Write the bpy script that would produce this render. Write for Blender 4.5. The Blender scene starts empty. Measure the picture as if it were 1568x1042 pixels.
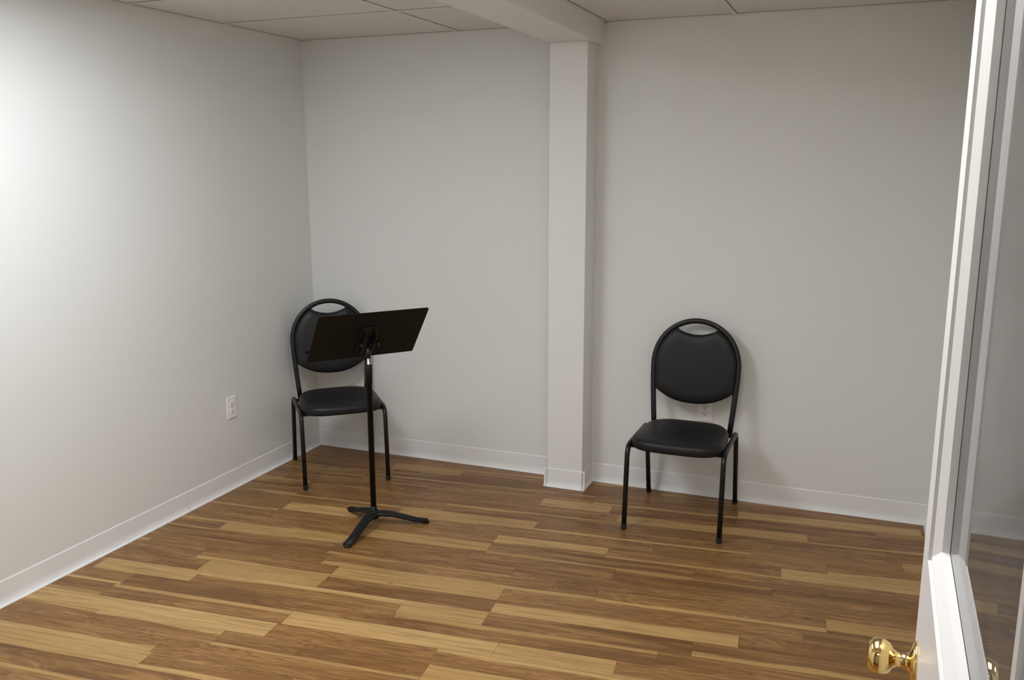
import bpy, bmesh, math, random
from mathutils import Vector, Matrix
random.seed(4)
scene=bpy.context.scene
scene.view_settings.view_transform='Standard'
scene.view_settings.look='None'

# ------------------------------------------------------------ dimensions
H=2.378; W=3.408; YF=-3.95; YH=-5.7
CX1,CX2,CYF=1.544,1.739,-0.165
HB=2.273

# ------------------------------------------------------------ material helpers
def new_mat(name):
    m=bpy.data.materials.new(name); m.use_nodes=True
    nt=m.node_tree; b=nt.nodes['Principled BSDF']
    return m,nt,b
class NB:
    def __init__(s,nt): s.nt=nt
    def n(s,t,**k):
        x=s.nt.nodes.new(t)
        for a,v in k.items(): setattr(x,a,v)
        return x
    def l(s,a,b): s.nt.links.new(a,b)
    def m(s,op,a,b=None,c=None,clamp=False):
        x=s.n('ShaderNodeMath',operation=op); x.use_clamp=clamp
        for i,v in enumerate((a,b,c)):
            if v is None: continue
            if isinstance(v,(int,float)): x.inputs[i].default_value=v
            else: s.l(v,x.inputs[i])
        return x.outputs[0]
    def mix(s,f,a,b,blend='MIX'):
        x=s.n('ShaderNodeMix',data_type='RGBA',blend_type=blend)
        for i,v in ((0,f),(6,a),(7,b)):
            if isinstance(v,(int,float)): x.inputs[i].default_value=v
            elif isinstance(v,tuple): x.inputs[i].default_value=v if len(v)==4 else (*v,1)
            else: s.l(v,x.inputs[i])
        return x.outputs[2]
    def comb(s,x,y,z):
        c=s.n('ShaderNodeCombineXYZ')
        for i,v in enumerate((x,y,z)):
            if isinstance(v,(int,float)): c.inputs[i].default_value=v
            else: s.l(v,c.inputs[i])
        return c.outputs[0]
    def noise(s,vec,scale,detail=2,rough=.5,dist=0):
        x=s.n('ShaderNodeTexNoise'); s.l(vec,x.inputs['Vector'])
        x.inputs['Scale'].default_value=scale; x.inputs['Detail'].default_value=detail
        x.inputs['Roughness'].default_value=rough; x.inputs['Distortion'].default_value=dist
        return x.outputs[0]
    def maprange(s,v,a,b,c=0,d=1,smooth=True):
        x=s.n('ShaderNodeMapRange'); 
        if smooth: x.interpolation_type='SMOOTHSTEP'
        s.l(v,x.inputs[0])
        for i,w in zip((1,2,3,4),(a,b,c,d)):
            if isinstance(w,(int,float)): x.inputs[i].default_value=w
            else: s.l(w,x.inputs[i])
        return x.outputs[0]
    def bump(s,h,strength,dist,b):
        x=s.n('ShaderNodeBump'); x.inputs['Strength'].default_value=strength; x.inputs['Distance'].default_value=dist
        s.l(h,x.inputs['Height']); s.l(x.outputs[0],b.inputs['Normal'])

def paint(name,col,rough=.6,bs=0,scale=180,var=.02,spec=.4):
    m,nt,b=new_mat(name); q=NB(nt)
    g=q.n('ShaderNodeNewGeometry').outputs['Position']
    n1=q.noise(g,1.3,1)
    c=q.mix(n1,tuple(x*(1-var) for x in col),tuple(min(1,x*(1+var)) for x in col))
    q.l(c,b.inputs['Base Color']); b.inputs['Roughness'].default_value=rough
    b.inputs['Specular IOR Level'].default_value=spec
    if bs: q.bump(q.noise(g,scale,2),bs,.001,b)
    return m
M_wall=paint('wall_paint',(.782,.783,.760),.55)
M_col=paint('column_paint',(.81,.805,.785),.45,.2,60)
M_trim=paint('cove_base_vinyl',(.85,.84,.84),.4)
M_doorp=paint('door_paint',(.80,.785,.785),.35)
M_bar=paint('grid_metal',(.76,.745,.72),.5)
M_shadow_line=paint('grid_shadow_line',(.16,.15,.14),.7)  # dark tone that paints the shadow line beside the T-bars
M_plate=paint('outlet_plastic',(.92,.91,.87),.3)

def mk_tile():
    m,nt,b=new_mat('ceiling_tile'); q=NB(nt)
    g=q.n('ShaderNodeNewGeometry').outputs['Position']
    n=q.noise(g,200,2,.7)
    pits=q.maprange(n,.33,.45)
    c=q.mix(pits,(.51,.495,.465),(.77,.755,.73))
    q.l(c,b.inputs['Base Color']); b.inputs['Roughness'].default_value=.9
    return m
M_tile=mk_tile()

def mk_floor():
    m,nt,b=new_mat('wood_plank_floor'); q=NB(nt)
    A=q.n('ShaderNodeUVMap'); A.uv_map='along'; sa=q.n('ShaderNodeSeparateXYZ'); q.l(A.outputs[0],sa.inputs[0])
    Bn=q.n('ShaderNodeUVMap'); Bn.uv_map='across'; sb=q.n('ShaderNodeSeparateXYZ'); q.l(Bn.outputs[0],sb.inputs[0])
    at=q.n('ShaderNodeAttribute'); at.attribute_name='plank'
    sc=q.n('ShaderNodeSeparateColor'); q.l(at.outputs['Color'],sc.inputs[0])
    r1,r2,width=sc.outputs
    u=sa.outputs[0]; v=sb.outputs[0]
    gx=q.m('ADD',u,q.m('MULTIPLY',r1,37.0)); gy=q.m('ADD',v,q.m('MULTIPLY',r2,19.0))
    gv=q.comb(gx,q.m('MULTIPLY',gy,9.0),0.0)
    nlow=q.noise(gv,1.6,2,.55,.6)
    nfine=q.noise(q.comb(q.m('MULTIPLY',gx,3.0),q.m('MULTIPLY',gy,75.0),0.0),1.0,3,.6,.3)
    rings=q.maprange(q.m('SINE',q.m('MULTIPLY',nlow,95.0)),-1,1)
    wob=q.m('MULTIPLY',q.m('SUBTRACT',q.noise(q.comb(q.m('MULTIPLY',gx,1.4),q.m('MULTIPLY',r2,31.0),0.0),1.5,1),.5),.5)
    fv=q.m('MULTIPLY',v,1/.1)
    side=q.m('GREATER_THAN',r1,.5)
    fvs=q.m('ADD',q.m('MULTIPLY',side,fv),q.m('MULTIPLY',q.m('SUBTRACT',1.0,side),q.m('SUBTRACT',1.0,fv)))
    ds=q.m('SUBTRACT',width,q.m('ADD',fvs,wob))
    band=q.m('MULTIPLY',q.maprange(ds,-.05,.06),q.m('GREATER_THAN',width,.01))
    heart=q.mix(r2,(.165,.072,.020),(.305,.152,.048))
    heart=q.mix(q.maprange(nlow,.35,.7),heart,(.37,.195,.066))
    heart=q.mix(q.m('MULTIPLY',rings,.45),heart,(.112,.047,.013))
    sap=q.mix(r2,(.40,.230,.078),(.52,.325,.125))
    sap=q.mix(q.m('MULTIPLY',rings,.15),sap,(.33,.18,.062))
    c=q.mix(band,heart,sap)
    c=q.mix(q.maprange(nfine,.38,.78,0,.5),c,(.100,.044,.014))
    vo=q.n('ShaderNodeTexVoronoi'); q.l(q.comb(gx,q.m('MULTIPLY',gy,2.2),0.0),vo.inputs['Vector']); vo.inputs['Scale'].default_value=2.2
    kn=q.maprange(vo.outputs['Distance'],.02,.06,1,0)
    c=q.mix(q.m('MULTIPLY',kn,.7),c,(.05,.022,.01))
    e=q.m('MINIMUM',q.m('MINIMUM',sa.outputs[0],sa.outputs[1]),q.m('MINIMUM',sb.outputs[0],sb.outputs[1]))
    seam=q.maprange(e,.0003,.0013,.35,1)
    c=q.mix(seam,(.06,.03,.014),c)
    q.l(c,b.inputs['Base Color'])
    q.l(q.maprange(nfine,.2,.8,.32,.44),b.inputs['Roughness'])
    b.inputs['Specular IOR Level'].default_value=.33
    return m
M_floor=mk_floor()

def simple(name,col,rough,metal=0,bs=0,scale=300,spec=.5):
    m,nt,b=new_mat(name); q=NB(nt)
    tc=q.n('ShaderNodeTexCoord').outputs['Object']
    n=q.noise(tc,scale,2)
    c=q.mix(n,tuple(x*.85 for x in col),tuple(min(1,x*1.15) for x in col)); q.l(c,b.inputs['Base Color'])
    b.inputs['Roughness'].default_value=rough; b.inputs['Metallic'].default_value=metal
    b.inputs['Specular IOR Level'].default_value=spec
    if bs: q.bump(n,bs,.0006,b)
    return m
M_vinyl=simple('black_vinyl',(.008,.008,.009),.45,0,.4,350,.35)
M_frame=simple('black_frame_enamel',(.008,.008,.009),.33,0,0,80,.4)
M_standm=simple('black_stand_enamel',(.007,.007,.007),.5,0,.1,500,.25)
M_foot=simple('black_rubber',(.012,.012,.012),.8)
M_chrome=simple('steel',(.6,.6,.6),.25,1)
M_brass=simple('polished_brass',(.80,.58,.24),.10,1)
M_slot=simple('dark_slot',(.03,.03,.03),.6)
M_groove=simple('door_gasket',(.15,.14,.115),.5)
M_sub=simple('subfloor',(.3,.28,.25),.9)

def mk_glass():
    m=bpy.data.materials.new('door_glass'); m.use_nodes=True; nt=m.node_tree; nt.nodes.clear(); q=NB(nt)
    o=q.n('ShaderNodeOutputMaterial'); t=q.n('ShaderNodeBsdfTransparent'); t.inputs[0].default_value=(.93,.95,.94,1)
    g=q.n('ShaderNodeBsdfGlossy'); g.inputs['Roughness'].default_value=.01
    f=q.n('ShaderNodeFresnel'); f.inputs[0].default_value=1.52
    # pale haze mixed into the pane as diffuse colour, uneven by noise
    d=q.n('ShaderNodeBsdfDiffuse'); d.inputs[0].default_value=(.75,.76,.75,1)
    tc=q.n('ShaderNodeTexCoord').outputs['Object']
    haze=q.maprange(q.noise(tc,6,3),.2,.8,.14,.24)
    mt=q.n('ShaderNodeMixShader'); q.l(haze,mt.inputs[0]); q.l(t.outputs[0],mt.inputs[1]); q.l(d.outputs[0],mt.inputs[2])
    mx=q.n('ShaderNodeMixShader'); q.l(f.outputs[0],mx.inputs[0]); q.l(mt.outputs[0],mx.inputs[1]); q.l(g.outputs[0],mx.inputs[2]); q.l(mx.outputs[0],o.inputs[0])
    return m
M_glass=mk_glass()
def emis(name,col,s):
    m,nt,b=new_mat(name); b.inputs['Base Color'].default_value=(.8,.8,.8,1)
    b.inputs['Emission Color'].default_value=(*col,1); b.inputs['Emission Strength'].default_value=s; return m

# ------------------------------------------------------------ mesh helpers
def empty(name,loc=(0,0,0),rotz=0):
    e=bpy.data.objects.new(name,None); scene.collection.objects.link(e); e.location=loc; e.rotation_euler=(0,0,rotz); e.empty_display_size=.1; return e
def finish(name,bm,mat,parent=None,smooth=False,bevel=0,seg=2,recalc=True):
    if recalc: bmesh.ops.recalc_face_normals(bm,faces=bm.faces[:])
    me=bpy.data.meshes.new(name); bm.to_mesh(me); bm.free()
    o=bpy.data.objects.new(name,me); scene.collection.objects.link(o); me.materials.append(mat)
    if smooth:
        for p in me.polygons: p.use_smooth=True
    if bevel:
        md=o.modifiers.new('bevel','BEVEL'); md.width=bevel; md.segments=seg; md.limit_method='ANGLE'
    if parent: o.parent=parent
    return o
def boxbm(bm,lo,hi):
    vs=[bm.verts.new((x,y,z)) for x in (lo[0],hi[0]) for y in (lo[1],hi[1]) for z in (lo[2],hi[2])]
    return [bm.faces.new([vs[i] for i in f]) for f in ((0,1,3,2),(4,6,7,5),(0,4,5,1),(2,3,7,6),(0,2,6,4),(1,5,7,3))]
def box(name,lo,hi,mat,parent=None,bevel=0):
    bm=bmesh.new(); boxbm(bm,lo,hi); return finish(name,bm,mat,parent,bevel=bevel)
def fillet(pts,r,n=8):
    pts=[Vector(p) for p in pts]; out=[pts[0]]
    for i in range(1,len(pts)-1):
        a,b,c=pts[i-1],pts[i],pts[i+1]; rr=r[i-1] if isinstance(r,(list,tuple)) else r
        if rr<=0: out.append(b); continue
        d1=(a-b).normalized(); d2=(c-b).normalized(); ang=d1.angle(d2)
        t=min(rr/math.tan(ang/2),(a-b).length*.49,(c-b).length*.49)
        p1=b+d1*t; p2=b+d2*t
        for k in range(n+1):
            s=k/n; out.append((1-s)**2*p1+2*s*(1-s)*b+s*s*p2)
    out.append(pts[-1]); return out
def tube(name,pts,r,mat,parent=None,seg=16,oval=None,up=None,radii=None):
    pts=[Vector(p) for p in pts]; bm=bmesh.new(); rings=[]; N=len(pts)
    T=[(pts[min(i+1,N-1)]-pts[max(i-1,0)]).normalized() for i in range(N)]
    ref=Vector(up) if up else (Vector((0,0,1)) if abs(T[0].z)<.9 else Vector((1,0,0)))
    nrm=(ref-T[0]*ref.dot(T[0])).normalized()
    for i in range(N):
        if up: ref=Vector(up); nrm=(ref-T[i]*ref.dot(T[i])).normalized()
        elif i>0: nrm=(nrm-T[i]*nrm.dot(T[i])).normalized()
        bn=T[i].cross(nrm)
        ra,rb=(oval if oval else (r,r)); k=radii[i] if radii else 1
        rings.append([bm.verts.new(pts[i]+nrm*math.cos(a)*ra*k+bn*math.sin(a)*rb*k) for a in [2*math.pi*j/seg for j in range(seg)]])
    for i in range(N-1):
        for j in range(seg): bm.faces.new((rings[i][j],rings[i][(j+1)%seg],rings[i+1][(j+1)%seg],rings[i+1][j]))
    bm.faces.new(rings[0]); bm.faces.new(rings[-1])
    return finish(name,bm,mat,parent,smooth=True)
def lathe(name,prof,mat,parent=None,seg=32,mtx=None):
    bm=bmesh.new(); rings=[]
    for r,z in prof: rings.append([bm.verts.new((max(r,1e-4)*math.cos(2*math.pi*j/seg),max(r,1e-4)*math.sin(2*math.pi*j/seg),z)) for j in range(seg)])
    for a,b in zip(rings,rings[1:]):
        for j in range(seg): bm.faces.new((a[j],a[(j+1)%seg],b[(j+1)%seg],b[j]))
    bm.faces.new(rings[0]); bm.faces.new(rings[-1])
    if mtx: bmesh.ops.transform(bm,matrix=mtx,verts=bm.verts)
    return finish(name,bm,mat,parent,smooth=True)
def cushion(name,outline,prof,mat,parent,mtx=None,center=None):
    bm=bmesh.new(); P=[Vector(p) for p in outline]; n=len(P)
    c=Vector(center) if center else sum(P,Vector((0,0)))/n
    rings=[]
    for ins,z in prof:
        ring=[]
        for p in P:
            d=p-c; L=d.length; q=c+d*max(0,(L-ins))/L
            ring.append(bm.verts.new((q.x,q.y,z)))
        rings.append(ring)
    for a,b in zip(rings,rings[1:]):
        for j in range(n): bm.faces.new((a[j],a[(j+1)%n],b[(j+1)%n],b[j]))
    for rg in (rings[0],rings[-1]):
        zc=rg[0].co.z
        cv=bm.verts.new((c.x,c.y,zc))
        for j in range(n): bm.faces.new((rg[j],rg[(j+1)%n],cv))
    if mtx: bmesh.ops.transform(bm,matrix=mtx,verts=bm.verts)
    return finish(name,bm,mat,parent,smooth=True)

# ------------------------------------------------------------ room shell
T=.12
# plank floor: rows of strip planks laid slightly off-parallel to the back wall
PALE=[(-.4,.90,-2.05),(-.6,.58,-2.35),(.33,.90,-1.65),(.90,1.64,-1.55),(-.12,.36,-1.75),(.91,1.74,-1.95),(1.74,2.17,-1.95),
(1.29,1.64,-1.75),(1.64,2.57,-1.65),(1.55,2.18,-2.15),(.16,.80,-1.25),(.82,1.46,-1.15),(1.46,1.98,-1.05),(.90,1.60,-.85),
(.32,.73,-.95),(2.72,3.30,-1.05),(2.88,3.40,-1.45),(3.22,3.8,-.85),(1.96,2.84,-.65),(.60,1.02,-.25),(1.55,1.91,-.55),(2.52,3.35,-.45)]
def build_floor():
    rnd=random.Random(11)
    ang=math.radians(5.5); ca,sa=math.cos(ang),math.sin(ang); RW=.1
    bm=bmesh.new()
    la=bm.loops.layers.uv.new('along'); lb=bm.loops.layers.uv.new('across'); lc=bm.loops.layers.float_color.new('plank')
    for k in range(-6,66):
        vc=-(k+.5)*RW; v0=vc-RW/2; v1=vc+RW/2
        fixed=sorted((p[0],p[1]) for p in PALE if abs(p[2]-vc)<.01)
        segs=[]; cur=-1.6-rnd.random(); 
        def fill(a,b):
            x=a
            while b-x>1e-6:
                L=rnd.choice((.62,.8,.92,1.1,1.22))*(.9+.2*rnd.random())
                e=x+L
                if b-e<.3: e=b
                w=0
                near=vc>-2.6
                z=rnd.random()
                if z<(.42 if near else .3): w=.10+.24*rnd.random()
                elif not near and z<.5: w=.8+.5*rnd.random()
                segs.append((x,e,w)); x=e
        for a,b in fixed:
            if a>cur: fill(cur,a)
            segs.append((a,b,.78+.36*rnd.random())); cur=b
        fill(cur,5.6)
        for a,b,w in segs:
            P=[(a,v0),(b,v0),(b,v1),(a,v1)]
            f=bm.faces.new([bm.verts.new((x*ca-y*sa,x*sa+y*ca,0)) for x,y in P])
            r1,r2=rnd.random(),rnd.random()
            for lp,(s,t) in zip(f.loops,((0,0),(1,0),(1,1),(0,1))):
                lp[la].uv=((b-a)*s,(b-a)*(1-s)); lp[lb].uv=(RW*t,RW*(1-t)); lp[lc]=(r1,r2,w,1)
    for co,no in (((-T,0,0),(-1,0,0)),((W+1.2,0,0),(1,0,0)),((0,T,0),(0,1,0)),((0,YH-T,0),(0,-1,0))):
        bmesh.ops.bisect_plane(bm,geom=bm.verts[:]+bm.edges[:]+bm.faces[:],plane_co=co,plane_no=no,clear_outer=True)
    for fc in boxbm(bm,(-T,YH-T,-.1),(W+1.2,T,-.001)): fc.material_index=1
    o=finish('floor',bm,M_floor,recalc=False); o.data.materials.append(M_sub)
build_floor()
box('ceiling',(-T,YH-T,H),(W+1.2,T,H+.1),M_tile)
box('wall_left',(-T,YF,0),(0,T,H),M_wall)
box('wall_back',(0,0,0),(W,T,H),M_wall)
box('wall_right',(W,YF,0),(W+T,T,H),M_wall)
DX1,DX2,DH=2.24,3.165,2.05
bm=bmesh.new(); boxbm(bm,(-T,YF-T,0),(DX1,YF,H)); boxbm(bm,(DX2,YF-T,0),(W+1.2,YF,H)); boxbm(bm,(DX1,YF-T,DH),(DX2,YF,H))
finish('wall_front',bm,M_wall)
box('wall_hallway_end',(1.2,YH-T,0),(W+1.2,YH,H),M_wall)
box('wall_hallway_left',(1.08,YH-T,0),(1.2,YF-T,H),M_wall)
box('wall_hallway_right',(W+1.08,YH,0),(W+1.2,YF-T,H),M_wall)
box('column',(CX1,CYF,0),(CX2,0,HB),M_col,bevel=.003)
box('beam',(CX1-.002,YF,HB),(CX2+.032,0,H),M_col,bevel=.003)

PROF=[(0,0),(.016,0),(.0155,.003),(.009,.010),(.005,.022),(.0035,.035),(.0035,.099),(.002,.102),(0,.102)]
def cove(name,a,b,nrm):
    a,b,n=Vector(a),Vector(b),Vector(nrm); bm=bmesh.new()
    ra=[bm.verts.new(Vector((a.x,a.y,0))+Vector((n.x,n.y,0))*p[0]+Vector((0,0,p[1]))) for p in PROF]
    rb=[bm.verts.new(Vector((b.x,b.y,0))+Vector((n.x,n.y,0))*p[0]+Vector((0,0,p[1]))) for p in PROF]
    k=len(PROF)
    for i in range(k): bm.faces.new((ra[i],ra[(i+1)%k],rb[(i+1)%k],rb[i]))
    bm.faces.new(ra); bm.faces.new(rb)
    return finish(name,bm,M_trim)
cove('baseboard_left',(0,-1.155),(0,0),(1,0)); cove('baseboard_left_front',(0,YF),(0,-1.158),(1,0))
cove('baseboard_back',(0,0),(CX1,0),(0,-1)); cove('baseboard_back_right',(CX2,0),(W,0),(0,-1))
cove('baseboard_column_left',(CX1,CYF-.016),(CX1,0),(-1,0)); cove('baseboard_column_front',(CX1-.016,CYF),(CX2+.016,CYF),(0,-1)); cove('baseboard_column_right',(CX2,CYF-.016),(CX2,0),(1,0))
cove('baseboard_right',(W,YF),(W,0),(-1,0))
cove('baseboard_front',(0,YF),(DX1-.07,YF),(0,1))

# suspended ceiling T-bars with dark strips painting the shadow line around each tile
def grid(name,mat,hw,dz,ew):
    bm=bmesh.new(); z0,z1=H-dz,H+.002
    for x0,x1,xs in ((0,CX1-.002,(.98,)),(CX2+.032,W,(2.40,))):
        for x in xs: boxbm(bm,(x-hw,YF,z0),(x+hw,0,z1))
        y=-.68
        while y>YF: boxbm(bm,(x0,y-hw,z0-.0002),(x1,y+hw,z1)); y-=.61
        boxbm(bm,(x0,-ew,z0-.0004),(x1,0,z1)); boxbm(bm,(x0,YF,z0-.0004),(x0+ew,0,z1)); boxbm(bm,(x1-ew,YF,z0-.0004),(x1,0,z1))
    return finish(name,bm,mat)
grid('trim_ceiling_grid',M_bar,.0115,.004,.019)
grid('trim_ceiling_shadow_line',M_shadow_line,.0150,.0008,.0225)
bm=bmesh.new()
for y0,y1 in ((YF,YF+.015),(YF-T-.015,YF-T)):
    boxbm(bm,(DX1-.065,y0,0),(DX1,y1,DH+.065)); boxbm(bm,(DX2,y0,0),(DX2+.065,y1,DH+.065)); boxbm(bm,(DX1,y0,DH),(DX2,y1,DH+.065))
finish('trim_door_casing',bm,M_doorp,bevel=.003)

# ------------------------------------------------------------ lights (troffers)
def troffer(loc,sx,sy,strength,col):
    e=empty('ceiling_light',(loc[0],loc[1],H))
    bm=bmesh.new(); f=.03
    boxbm(bm,(-sx/2-f,-sy/2-f,-.012),(-sx/2,sy/2+f,0)); boxbm(bm,(sx/2,-sy/2-f,-.012),(sx/2+f,sy/2+f,0))
    boxbm(bm,(-sx/2,-sy/2-f,-.012),(sx/2,-sy/2,0)); boxbm(bm,(-sx/2,sy/2,-.012),(sx/2,sy/2+f,0))
    finish('troffer_frame',bm,M_bar,e)
    box('troffer_diffuser',(-sx/2,-sy/2,-.008),(sx/2,sy/2,-.004),emis('diffuser_emission',col,strength),e)
troffer((.93,-2.45),.56,1.16,17.6,(.88,.94,1.0))
troffer((2.65,-2.75),.56,1.16,11.8,(1.0,.985,.95))  # unseen second fixture, added to even out the light on the right
troffer((3.0,-5.0),1.1,.4,4.5,(1,.96,.90))

# ------------------------------------------------------------ outlets
def outlet(loc,rotz):
    e=empty('wall_outlet',loc,rotz)
    box('cover_plate',(-.036,-.006,-.058),(.036,0,.058),M_plate,e,bevel=.003)
    for s in (-1,1):
        zc=.0195*s
        bm=bmesh.new(); pr=[]
        for k in range(24):
            a=2*math.pi*k/24; pr.append((.0165*math.cos(a),max(-.0135,min(.0135,.0168*math.sin(a)))))
        f=[bm.verts.new((x,-.009,zc+z)) for x,z in pr]; bk=[bm.verts.new((x,-.004,zc+z)) for x,z in pr]
        bm.faces.new(f); bm.faces.new(bk)
        for k in range(24): bm.faces.new((f[k],f[(k+1)%24],bk[(k+1)%24],bk[k]))
        finish('receptacle_%d'%(s+2),bm,M_plate,e)
        bm=bmesh.new()
        boxbm(bm,(-.0078,-.0094,zc-.001),(-.0053,-.0085,zc+.008)); boxbm(bm,(.0053,-.0094,zc),(.0078,-.0085,zc+.007)); boxbm(bm,(-.0025,-.0094,zc-.0095),(.0025,-.0085,zc-.005))
        finish('slots_%d'%(s+2),bm,M_slot,e)
    lathe('screw',[(.003,.0),(.003,.0008),(.001,.0014)],M_chrome,e,12,Matrix.Translation((0,-.006,0))@Matrix.Rotation(math.pi/2,4,'X'))
outlet((0,-.79,.441),math.pi/2)
outlet((2.34,0,.459),0)

# ------------------------------------------------------------ chairs (front = -y)
def chair(loc,rotz):
    e=empty('stacking_chair',(loc[0],loc[1],0),rotz)
    for s,nm in ((-1,'left'),(1,'right')):
        pts=fillet([(s*.222,-.255,.012),(s*.222,-.218,.400),(s*.222,.175,.400),(s*.222,.255,.012)],[.06,.06],10)
        tube('leg_frame_'+nm,pts,.0120,M_frame,e)
        for y,b in ((-.2555,'front'),(.2565,'rear')):
            lathe('foot_cap_%s_%s'%(nm,b),[(.0115,0),(.013,.003),(.013,.022),(.0122,.026)],M_foot,e,16,Matrix.Translation((s*.222,y,0)))
    for y,nm in ((-.17,'front'),(.14,'rear')):
        tube('cross_rail_'+nm,[(-.222,y,.388),(.222,y,.388)],.010,M_frame,e)
    out=[]
    for k in range(72):
        a=2*math.pi*k/72; c,s=math.cos(a),math.sin(a); ex=2/3.6
        x=math.copysign(abs(c)**ex,c); y=math.copysign(abs(s)**ex,s)
        w=.224-.016*(y+1)/2*1.6
        out.append((x*w,y*.220-.055))
    cushion('seat_cushion',out,[(.02,.394),(.004,.397),(0,.406),(0,.424),(.004,.434),(.014,.443),(.035,.449),(.08,.453)],M_vinyl,e)
    box('seat_pan',(-.17,-.20,.388),(.17,.12,.400),M_foot,e)
    tilt=math.radians(9); zb=.375
    Mb=Matrix.Translation((.004,.160,zb))@Matrix.Rotation(-tilt,4,'X')
    def B(x,z,y=0): return Mb@Vector((x,y,z))
    RX,ZC,RZ=.209,.335,.226
    fr=[(-.186,0),(-.193,.08),(-.201,.18),(-.207,.27)]
    arch=[(RX*math.cos(math.pi-k*math.pi/32),ZC+RZ*math.sin(k*math.pi/32)**.95) for k in range(33)]
    pts=[B(x,z) for x,z in fr]+[B(x,z) for x,z in arch]+[B(-x,z) for x,z in reversed(fr)]
    tube('back_frame',pts,.011,M_frame,e,oval=(.009,.0135),up=(0,1,0))
    o=[]; R=RX-.009; RZ2=RZ-.009; n=14; zl=.215
    for k in range(n+1):
        x=-.193+.386*k/n; o.append((x,.150+(zl-.150)*(abs(x)/.193)**2.4))
    for k in range(1,8): o.append((.193+(R-.193)*k/7,zl+(ZC-zl)*k/7))
    th0=math.radians(60)
    for k in range(1,9): a=th0*k/8; o.append((R*math.cos(a),ZC+RZ2*math.sin(a)))
    xe=R*math.cos(th0); ze=ZC+RZ2*math.sin(th0)
    for k in range(1,12):
        x=xe-2*xe*k/12; o.append((x,ze-.026*(1-(x/xe)**2)-.004))
    for k in range(8,0,-1): a=th0*k/8; o.append((-R*math.cos(a),ZC+RZ2*math.sin(a)))
    for k in range(7,0,-1): o.append((-.193-(R-.193)*k/7,zl+(ZC-zl)*k/7))
    Mc=Mb@Matrix.Rotation(math.pi/2,4,'X')
    cushion('back_cushion',o,[(.018,-.012),(.003,-.009),(0,-.003),(0,.010),(.004,.017),(.016,.023),(.05,.026)],M_vinyl,e,Mc,center=(0,.32))
    return e
chair((2.295,-.317),0)
chair((.373,-.357),math.atan2(.66,.75))

# ------------------------------------------------------------ camera
cam_d=bpy.data.cameras.new('camera'); cam=bpy.data.objects.new('camera',cam_d); scene.collection.objects.link(cam)
C=Vector((3.0424,-4.4128,1.70)); yaw,pit,roll,f=-.3805,.198,-.0023,1353.9
fw=Vector((math.sin(yaw)*math.cos(pit),math.cos(yaw)*math.cos(pit),-math.sin(pit)))
rt=Vector((math.cos(yaw),-math.sin(yaw),0)); up=rt.cross(fw)
r2=math.cos(roll)*rt+math.sin(roll)*up; u2=-math.sin(roll)*rt+math.cos(roll)*up
cam.matrix_world=Matrix.Translation(C)@Matrix((r2,u2,-fw)).transposed().to_4x4()
cam_d.sensor_width=36; cam_d.lens=f/1568*36; cam_d.clip_start=.01
scene.camera=cam

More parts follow.
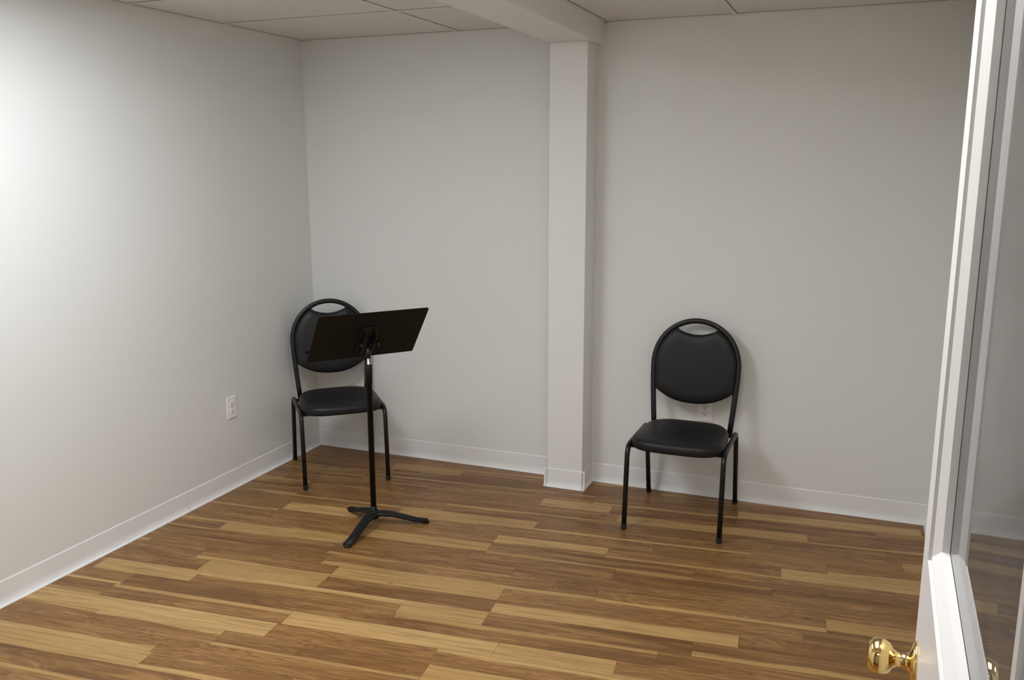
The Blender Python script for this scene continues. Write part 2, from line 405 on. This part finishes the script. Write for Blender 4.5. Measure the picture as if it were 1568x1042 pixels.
# ------------------------------------------------------------ music stand
def stand(hub,ptop,desk):
    e=empty('music_stand',(hub[0],hub[1],0))
    O=Vector((hub[0],hub[1],0))
    for i,(ang,L) in enumerate(((28,.255),(-87,.265),(150,.235))):
        a=math.radians(ang); d=Vector((math.cos(a),math.sin(a),0)); k=L/.27
        prof=[(.0,.058),(.04,.060),(.09,.054),(.15,.038),(.21,.020),(.27,.012)]
        pts=[d*x*k+Vector((0,0,z)) for x,z in prof]
        tube('leg_%d'%(i+1),pts,.01,M_standm,e,oval=(.010,.021),up=(0,0,1),radii=[1.3,1.25,1.15,1.1,1.05,.95])
        lathe('foot_%d'%(i+1),[(.015,0),(.017,.004),(.012,.014)],M_foot,e,14,Matrix.Translation(d*.262*k))
    lathe('hub',[(.018,.035),(.028,.045),(.028,.066),(.018,.08),(.015,.10)],M_standm,e)
    lathe('lower_tube',[(.0135,.06),(.0135,ptop-.13),(.016,ptop-.13),(.0165,ptop-.045),(.012,ptop-.04)],M_standm,e,24)
    lathe('inner_shaft',[(.0095,ptop-.12),(.0095,ptop)],M_chrome,e,20)
    cpos=Vector(desk[:3])-O; yw,t=desk[3],desk[4]
    a=Vector((math.cos(yw),math.sin(yw),0)); n0=Vector((math.sin(yw),-math.cos(yw),0))
    b=Vector((0,0,math.cos(t)))+n0*math.sin(t); nn=a.cross(b)
    if nn.dot(n0)<0: nn=-nn
    Md=Matrix((( a.x,b.x,nn.x,cpos.x),(a.y,b.y,nn.y,cpos.y),(a.z,b.z,nn.z,cpos.z),(0,0,0,1)))
    HW,HH=.262,.163
    bm=bmesh.new(); r=.014; ol=[]
    for sx,sy,a0 in ((1,1,0),(-1,1,90),(-1,-1,180),(1,-1,270)):
        rr=r if sy>0 else .006
        for k in range(7):
            an=math.radians(a0+15*k); ol.append((sx*(HW-rr)+rr*math.cos(an),sy*(HH-rr)+rr*math.sin(an)))
    f=[bm.verts.new((x,y,.001)) for x,y in ol]; g=[bm.verts.new((x,y,-.001)) for x,y in ol]
    bm.faces.new(f); bm.faces.new(g)
    for k in range(len(ol)): bm.faces.new((f[k],f[(k+1)%len(ol)],g[(k+1)%len(ol)],g[k]))
    boxbm(bm,(-HW+.006,-HH-.001,-.055),(HW-.006,-HH+.001,.0)); boxbm(bm,(-HW+.006,-HH-.001,-.057),(HW-.006,-HH+.011,-.055))
    bmesh.ops.transform(bm,matrix=Md,verts=bm.verts); finish('desk',bm,M_standm,e)
    bm=bmesh.new(); boxbm(bm,(-.04,-.12,.001),(.04,.06,.007)); boxbm(bm,(-.028,-.10,.007),(-.022,.03,.04)); boxbm(bm,(.022,-.10,.007),(.028,.03,.04))
    bmesh.ops.transform(bm,matrix=Md,verts=bm.verts); finish('tilt_bracket',bm,M_frame,e,bevel=.002)
    piv=Md@Vector((0,-.04,.026))
    tube('tilt_axle',[Md@Vector((-.038,-.04,.026)),Md@Vector((.045,-.04,.026))],.008,M_frame,e)
    tube('tilt_knob',[Md@Vector((.04,-.04,.026)),Md@Vector((.055,-.04,.026))],.013,M_frame,e)
    tube('neck',[(0,0,ptop-.01),(0,0,ptop+.02),piv],.011,M_frame,e)
    return e
stand((.953,-.97),.831,(.944,-.950,.924,.892,.723))

# ------------------------------------------------------------ door with half lite
def door():
    A=Vector((3.157,-3.018,0)); rot=math.radians(.9)
    Wd=.915; th=.044
    e=empty('door_1',A)
    ux=Vector((-math.sin(rot),-math.cos(rot),0)); uy=Vector((math.cos(rot),-math.sin(rot),0))
    e.matrix_world=Matrix(((ux.x,uy.x,0,A.x),(ux.y,uy.y,0,A.y),(0,0,1,0),(0,0,0,1)))
    gx0,gx1,gz0,gz1=.150,Wd-.070,1.172,1.93
    bm=bmesh.new()
    boxbm(bm,(0,0,.01),(gx0,th,2.03)); boxbm(bm,(gx1,0,.01),(Wd,th,2.03)); boxbm(bm,(gx0,0,.01),(gx1,th,gz0)); boxbm(bm,(gx0,0,gz1),(gx1,th,2.03))
    finish('door_leaf',bm,M_doorp,e)
    def ring(name,x0,x1,z0,z1,w,y0,y1,mat):
        bm=bmesh.new()
        boxbm(bm,(x0,y0,z0),(x0+w,y1,z1)); boxbm(bm,(x1-w,y0,z0),(x1,y1,z1)); boxbm(bm,(x0+w,y0,z0),(x1-w,y1,z0+w)); boxbm(bm,(x0+w,y0,z1-w),(x1-w,y1,z1))
        return finish(name,bm,mat,e)
    def slope_ring(name,x0,x1,z0,z1,w,ya,yb,yc,mat):
        bm=bmesh.new()
        def rect(d,y): return [bm.verts.new(p) for p in ((x0+d,y,z0+d),(x1-d,y,z0+d),(x1-d,y,z1-d),(x0+d,y,z1-d))]
        L=[rect(0,ya),rect(w,yb),rect(w,yc),rect(0,yc)]
        for i in range(4):
            p,q=L[i],L[(i+1)%4]
            for j in range(4): bm.faces.new((p[j],p[(j+1)%4],q[(j+1)%4],q[j]))
        return finish(name,bm,mat,e)
    for nm,s,o in (('inner',1,0),('outer',-1,th)):
        def Y(v): return o+s*v
        def yy(a,b): return min(Y(a),Y(b)),max(Y(a),Y(b))
        ring('lite_bead_'+nm,gx0-.016,gx1+.016,gz0-.016,gz1+.016,.014,*yy(-.004,.018),M_doorp)
        ring('lite_gasket_'+nm,gx0-.003,gx1+.003,gz0-.003,gz1+.003,.010,*yy(.0025,.019),M_groove)
        slope_ring('lite_stop_'+nm,gx0+.006,gx1-.006,gz0+.006,gz1-.006,.016,Y(0),Y(.010),Y(.0195),M_doorp)
    box('glass_pane',(gx0+.01,.020,gz0+.01),(gx1-.01,.024,gz1-.01),M_glass,e)
    kz=.968; kx=.062
    for s,nm in ((-1,'inner'),(1,'outer')):
        base=Matrix.Translation((kx,0 if s<0 else th,kz))@Matrix.Rotation(math.pi/2*(1 if s<0 else -1),4,'X')
        lathe('knob_'+nm,[(.032,0),(.032,.003),(.028,.007),(.015,.010),(.011,.016),(.0105,.026),(.014,.032),(.022,.037),(.0265,.045),(.0275,.053),(.026,.060),(.021,.066),(.016,.068),(.014,.0665),(.006,.0675),(.0,.0675)],M_brass,e,40,base)
    box('latch_plate',(-.001,.009,kz-.028),(0.0005,.035,kz+.028),M_brass,e)
    for z in (.2,1.0,1.8): tube('hinge_%d'%int(z*10),[(Wd+.004,-.006,z-.045),(Wd+.004,-.006,z+.045)],.006,M_brass,e)
door()

w=bpy.data.worlds.new('world'); scene.world=w; w.use_nodes=True; w.node_tree.nodes['Background'].inputs[0].default_value=(.5,.5,.5,1); w.node_tree.nodes['Background'].inputs[1].default_value=.1
